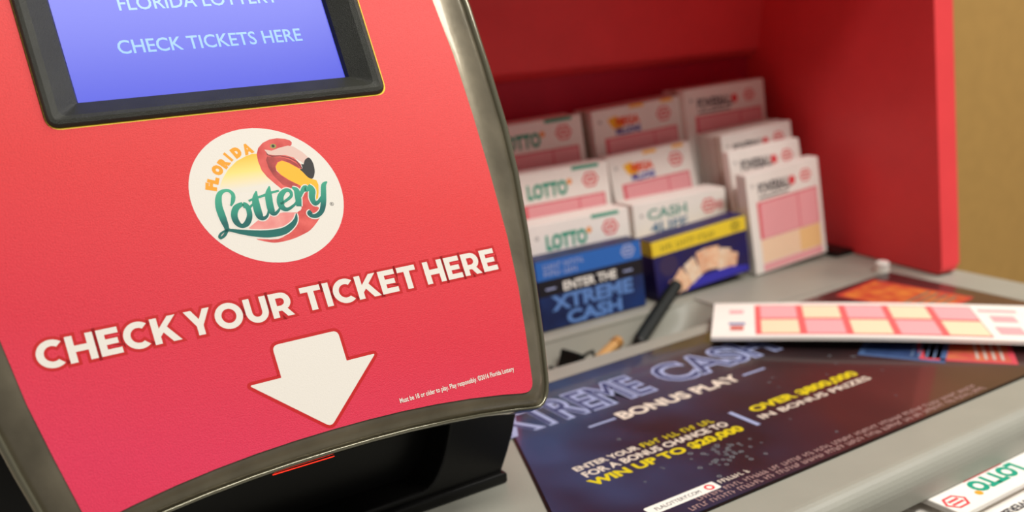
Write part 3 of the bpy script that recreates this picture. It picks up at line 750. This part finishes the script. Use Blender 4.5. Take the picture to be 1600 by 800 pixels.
ST('thick white pad of play slips with green logo behind the blue card', 'lotto', 0.3420, 0.5240, -0.1368, 0.0855, 8, 0.020, -0.188)

# printed cards fronting the two nearest pockets
def pocket(label, X0, Yt, zt, W, lean, thick, roll, yaw):
    l = math.radians(lean)
    U = Vector((math.cos(yaw), math.sin(yaw), math.sin(roll))); V = Vector((0, math.sin(l), math.cos(l))); V = (V-U.normalized()*V.dot(U.normalized())).normalized()
    fr = Fr((X0, Yt, zt), U, V); H = (zt-DZ-0.0008)/math.cos(l)
    g = root('slip_pocket', (X0+W/2, Yt, DZ), label, 'slip pocket', 'printed pockets at the front of the hood')
    return fr, H, g
fr, H, g = pocket('dark blue card pocket with a bright blue top band beside the checking machine', 0.3300, 0.4989, -0.1535, 0.0870, 8, 0.014, 0, 0)
pile('pocket_body', fr, 0, 0.087, -H, 0, 0, 0.014, mat('night_blue_card', (22, 28, 62), 0.45, rgb2=(30, 54, 110), nscale=40), g)
w = 0.00006
pile('blue_band', fr, -.0001, .0871, -.0135, -.0006, -.00012, .0141, mat('bright_blue_band', (44, 104, 186), .5), g)
greek('band_print', fr, .006, .040, -.0065, -.0030, w+.00018, M_neon, g, 11)
greek('band_print', fr, .006, .034, -.0112, -.0078, w+.00018, M_neon, g, 12)
badge(fr, .0755, -.0062, .0062, w+.00018, g, 'band_badge', M_neon)
flat('black_field', fr, [[rect(.0002, -.0240, .0868, -.0136)]], w, mat('black_card_field', (26, 24, 30), .45), g)
text('card_lettering', 'ENTER THE', fr, .020, .064, -.0225, -.0165, w+.00004, M_white, g, offset=.03)
for x in (.006, .070): flat('card_dash', fr, [[rect(x, -.0200, x+.008, -.0188)]], w+.00004, M_neon, g)
M_bluel = mat('steel_blue_letter_print', (96, 136, 200), .5)
text('card_lettering', 'XTREME', fr, .009, .077, -.0345, -.0245, w, M_bluel, g, offset=.04)
text('card_lettering', 'CASH', fr, .020, .066, -H+.001, -.0360, w, M_bluel, g, offset=.04)
fr, H, g = pocket('navy card pocket with a yellow top band and a fan of prize tickets', 0.4255, 0.4975, -0.1570, 0.0895, 8, 0.016, 0.055, 0.0)
H -= .0006
pile('pocket_body', fr, 0, 0.0895, -H, 0, 0, 0.015, mat('navy_card', (30, 28, 96), 0.45, rgb2=(44, 36, 70), nscale=30), g)
pile('yellow_band', fr, -.0001, .0896, -.0115, -.0006, -.00012, .0151, mat('yellow_band', (232, 204, 52), .5), g)
M_olb = mat('olive_band_print', (150, 134, 44), .5)
greek('band_print', fr, .008, .060, -.0088, -.0045, w+.00018, M_olb, g, 21)
badge(fr, .079, -.0062, .0050, w+.00018, g, 'band_badge', M_olb)
flat('purple_disc', fr, [[ell(.013, -.0195, .0085, .0075, 24)]], w, mat('dusky_purple_print', (58, 46, 82), .5), g)
flat('blue_sweep', fr, [[[(.025, -H+.001), (.087, -H+.001), (.087, -H+.005), (.07, -H+.008), (.040, -H+.008), (.030, -H+.003)]]], w+.0002, mat('royal_blue_print', (56, 52, 170), .5), g)
random.seed(3)
for k, (cu, cv, deg) in enumerate(((.015, .003, 52), (.024, .009, 40), (.034, .014, 24), (.045, .0185, 8), (.055, .0185, -4), (.065, .015, -14), (.071, .011, -22))):
    cv -= H; a = math.radians(deg); ca, sa = math.cos(a), math.sin(a)
    q = [(cu+x*ca-y*sa, cv+x*sa+y*ca) for x, y in ((-.0055, -.0085), (.0055, -.0085), (.0055, .0075), (-.0055, .0075))]
    q = [(x, max(y, -H+.0006)) for x, y in q]
    flat('prize_ticket_picture', fr, [[q]], w+.00002*(k+1), mat('prize_ticket_%d' % (k % 3), ((236, 208, 176), (232, 170, 130), (240, 222, 200))[k % 3], .5, rgb2=((222, 150, 110), (244, 214, 180), (230, 190, 150))[k % 3], nscale=260), g)

# ------------------------------------------------------------------ loose slip lying on the advertisement
A = Vector((0.3875, 0.3990, 0)); B = Vector((0.5065, 0.2770, 0)); U = (B-A).normalized(); V = Vector((-U.y, U.x, 0))
LS = Fr((A.x, A.y, DZ+0.0012), U, V); LW, LL = 0.078, 0.196
slip = root('loose_play_slip', tuple(LS.p(LL/2, LW/2)), 'loose white play slip with pink and peach squares lying across the dark advertisement', 'play slip')
def lift(u, v): return 0.0035+0.0015*math.sin(u/LL*math.pi)+0.003*(1-v/LW)
def sheet(name, quads, m, parent, dz=0.0, thick=0.0):
    verts, faces = [], []
    for (u0, v0, u1, v1) in quads:
        nu = max(1, int((u1-u0)/0.012)); nv = max(1, int((v1-v0)/0.02))
        o_ = len(verts)
        for i in range(nu+1):
            for j in range(nv+1):
                u, v_ = u0+(u1-u0)*i/nu, v0+(v1-v0)*j/nv
                verts.append(LS.p(u, v_, lift(u, v_)+dz))
        for i in range(nu):
            for j in range(nv):
                a = o_+i*(nv+1)+j; faces.append((a, a+nv+1, a+nv+2, a+1))
    o = obj(name, verts, faces, m, parent)
    if thick:
        md = o.modifiers.new('solid', 'SOLIDIFY'); md.thickness = thick; md.offset = -1
    return o
sheet('paper', [(0, 0, LL, LW)], M_paper, slip, thick=0.0022)
g0, gw, gh = 0.026, 0.0262, 0.0325
pk, pe, bd = [], [], []
for i in range(5):
    for j in range(2):
        q = (g0+i*gw+.0035, .0055+j*(gh+.001)+.002, g0+(i+1)*gw-.0006, .0055+(j+1)*gh-.001)
        (pk if (i+j) % 2 else pe).append(q)
bd = [(g0, .0055, g0+5*gw, .0055+2*gh+.001)]
sheet('red_grid', bd, mat('soft_red_print', (236, 100, 100), .7), slip, 0.00012)
sheet('pink_square', pk, M_pink, slip, 0.00024)
sheet('peach_square', pe, M_peach, slip, 0.00024)
sheet('header_mark', [(0.011, 0.014, 0.019, 0.024)], mat('brick_print', (206, 110, 100), .7), slip, 0.00012)
sheet('header_mark', [(0.010, 0.026, 0.020, 0.031)], mat('slate_blue_print', (120, 126, 170), .7), slip, 0.00012)
sheet('header_mark', [(0.010, 0.052, 0.019, 0.060)], M_pink, slip, 0.00012)
sheet('footer_mark', [(0.162, 0.012, 0.176, 0.028), (0.164, 0.038, 0.178, 0.052), (0.160, 0.060, 0.182, 0.066)], M_pink, slip, 0.00012)

# ------------------------------------------------------------------ things in and around the trough
M_pen = mat('dark_green_pencil_lacquer', (10, 18, 15), 0.55, spec=0.2)
M_tan = mat('sharpened_wood', (196, 150, 90), 0.7)
def pencil(label, a, b_, r, tip=None, name='pencil'):
    a, b_ = Vector(a), Vector(b_); d = (b_-a).normalized()
    g = root(name, tuple(a), label, 'pencil', 'pencils in the counter trough')
    tube('shaft', [a, b_], r, M_pen, g, n=6)
    if tip:
        tube('sharpened_tip', [b_, b_+d*0.012, b_+d*0.016], [r, r*.35, r*.08], M_tan, g, n=10)
    tube('end_cap', [a-d*0.002, a], [r*.9, r], M_black, g, n=10)
    return g
pencil('dark green pencil propped up out of the trough toward the slips', (0.388, 0.4660, -0.2120), (0.4405, 0.4880, -0.1885), 0.0046)
cg = root('binder_clip', (0.333, 0.466, -0.222), 'small black binder clip lying in the counter trough beside the checking machine', 'binder clip')
CF = Fr((0.333, 0.466, -0.2235), (1, 0.15, 0), (-0.15, 1, 0))
bm = bmesh.new()
tri_p = [(-.0075, 0.0), (.0075, 0.0), (.0012, .0175), (-.0012, .0175)]
vs = [bm.verts.new(CF.p(u, y, z)) for y in (-.009, .009) for u, z in tri_p]
for q in ((0, 1, 2, 3), (7, 6, 5, 4), (0, 4, 5, 1), (1, 5, 6, 2), (2, 6, 7, 3), (3, 7, 4, 0)): bm.faces.new([vs[i] for i in q])
bmesh.ops.bevel(bm, geom=list(bm.edges), offset=0.0006, segments=1, affect='EDGES')
bm_obj('spring_body', bm, M_pen, cg)
for sgn in (-1, 1):
    tube('wire_handle', [CF.p(sgn*.0072, -.005, .002), CF.p(sgn*.016, -.004, .010), CF.p(sgn*.019, 0, .0125), CF.p(sgn*.016, .004, .010), CF.p(sgn*.0072, .005, .002)], 0.0011, M_pen, cg, n=8)
st = root('pencil_stub', (0.352, 0.466, -0.215), 'short tan wooden pencil stub lying in the counter trough beside the black clip', 'pencil')
p0, p1 = Vector((0.3495, 0.4640, -0.2170)), Vector((0.3760, 0.4740, -0.2120)); d = (p1-p0).normalized()
tube('wooden_shaft', [p0-d*0.004, p0, p1], [0.0012, 0.0033, 0.0036], M_tan, st, n=6)
tube('end_ring', [p1-d*0.003, p1+d*0.0012], 0.0042, mat('brass_ferrule', (190, 140, 78), .35, metal=.4), st, n=16)
tube('end_core', [p1+d*0.0012, p1+d*0.0018], 0.0024, mat('pink_eraser', (206, 130, 100), .8), st, n=12)

k = root('white_peg', (0.598, 0.4385, DZ), 'small white plastic peg on the counter at the foot of the red side panel', 'peg')
tube('peg_head', [(0.598, 0.4385, DZ+0.0012), (0.598, 0.4385, DZ+0.003), (0.598, 0.4385, DZ+0.0065), (0.598, 0.4385, DZ+0.0075)], [0.0042, 0.0050, 0.0050, 0.0036], M_white, k, n=20)
tube('peg_base', [(0.598, 0.4385, DZ+0.0002), (0.598, 0.4385, DZ+0.0012)], [0.0055, 0.0055], M_white, k, n=20)

# ------------------------------------------------------------------ slips pushed into the slot under the front edge
def front_pad(label, x0, x1, y0, y1, z, th, mark):
    g = root('slip_pad', ((x0+x1)/2, (y0+y1)/2, z-th), label, 'play slips', 'pads of slips in the slot under the counter edge')
    fr = Fr((x0, y0, z), (1, 0, 0), (0, 1, 0))
    W_, L_ = x1-x0, y1-y0
    box('slip_block', fr, 0, W_, 0, L_, -th, 0, M_paper, g, bevel=0.0006)
    if mark == 'lotto':
        text('game_logo', 'LOTTO', fr, .0235, .0600, .0060, .0160, 0.00006, M_teal, g, offset=0.06, rot180=True)
        flat('red_line', fr, [[rect(.026, .0168, .056, .0175)]], 0.00006, M_redink, g)
        flat('game_logo_sun', fr, [[ell(.0225, .0070, .002, .002, 12)]], 0.00006, M_orange, g)
        badge(fr, .0075, .0085, .0070, 0.00006, g)
    else:
        text('game_logo', 'POWERBALL', fr, .018, .056, .008, .0125, 0.00006, M_blackink, g, offset=0.04, rot180=True)
        flat('red_tab', fr, [[rect(.062, .004, W_-.001, .013)]], 0.00006, M_redink, g)
        flat('green_tab', fr, [[rect(.002, .004, .012, .010)]], 0.00006, M_teal, g)
    return g
front_pad('white slip pad with upside-down green logo jutting from slot under counter edge', 0.3560, 0.4480, 0.2110, 0.330, -0.2187, 0.0030, 'lotto')
front_pad('lower slip pad with black lettering beneath the green logo pad at the counter edge', 0.3520, 0.4500, 0.1960, 0.330, -0.2250, 0.0060, 'power')
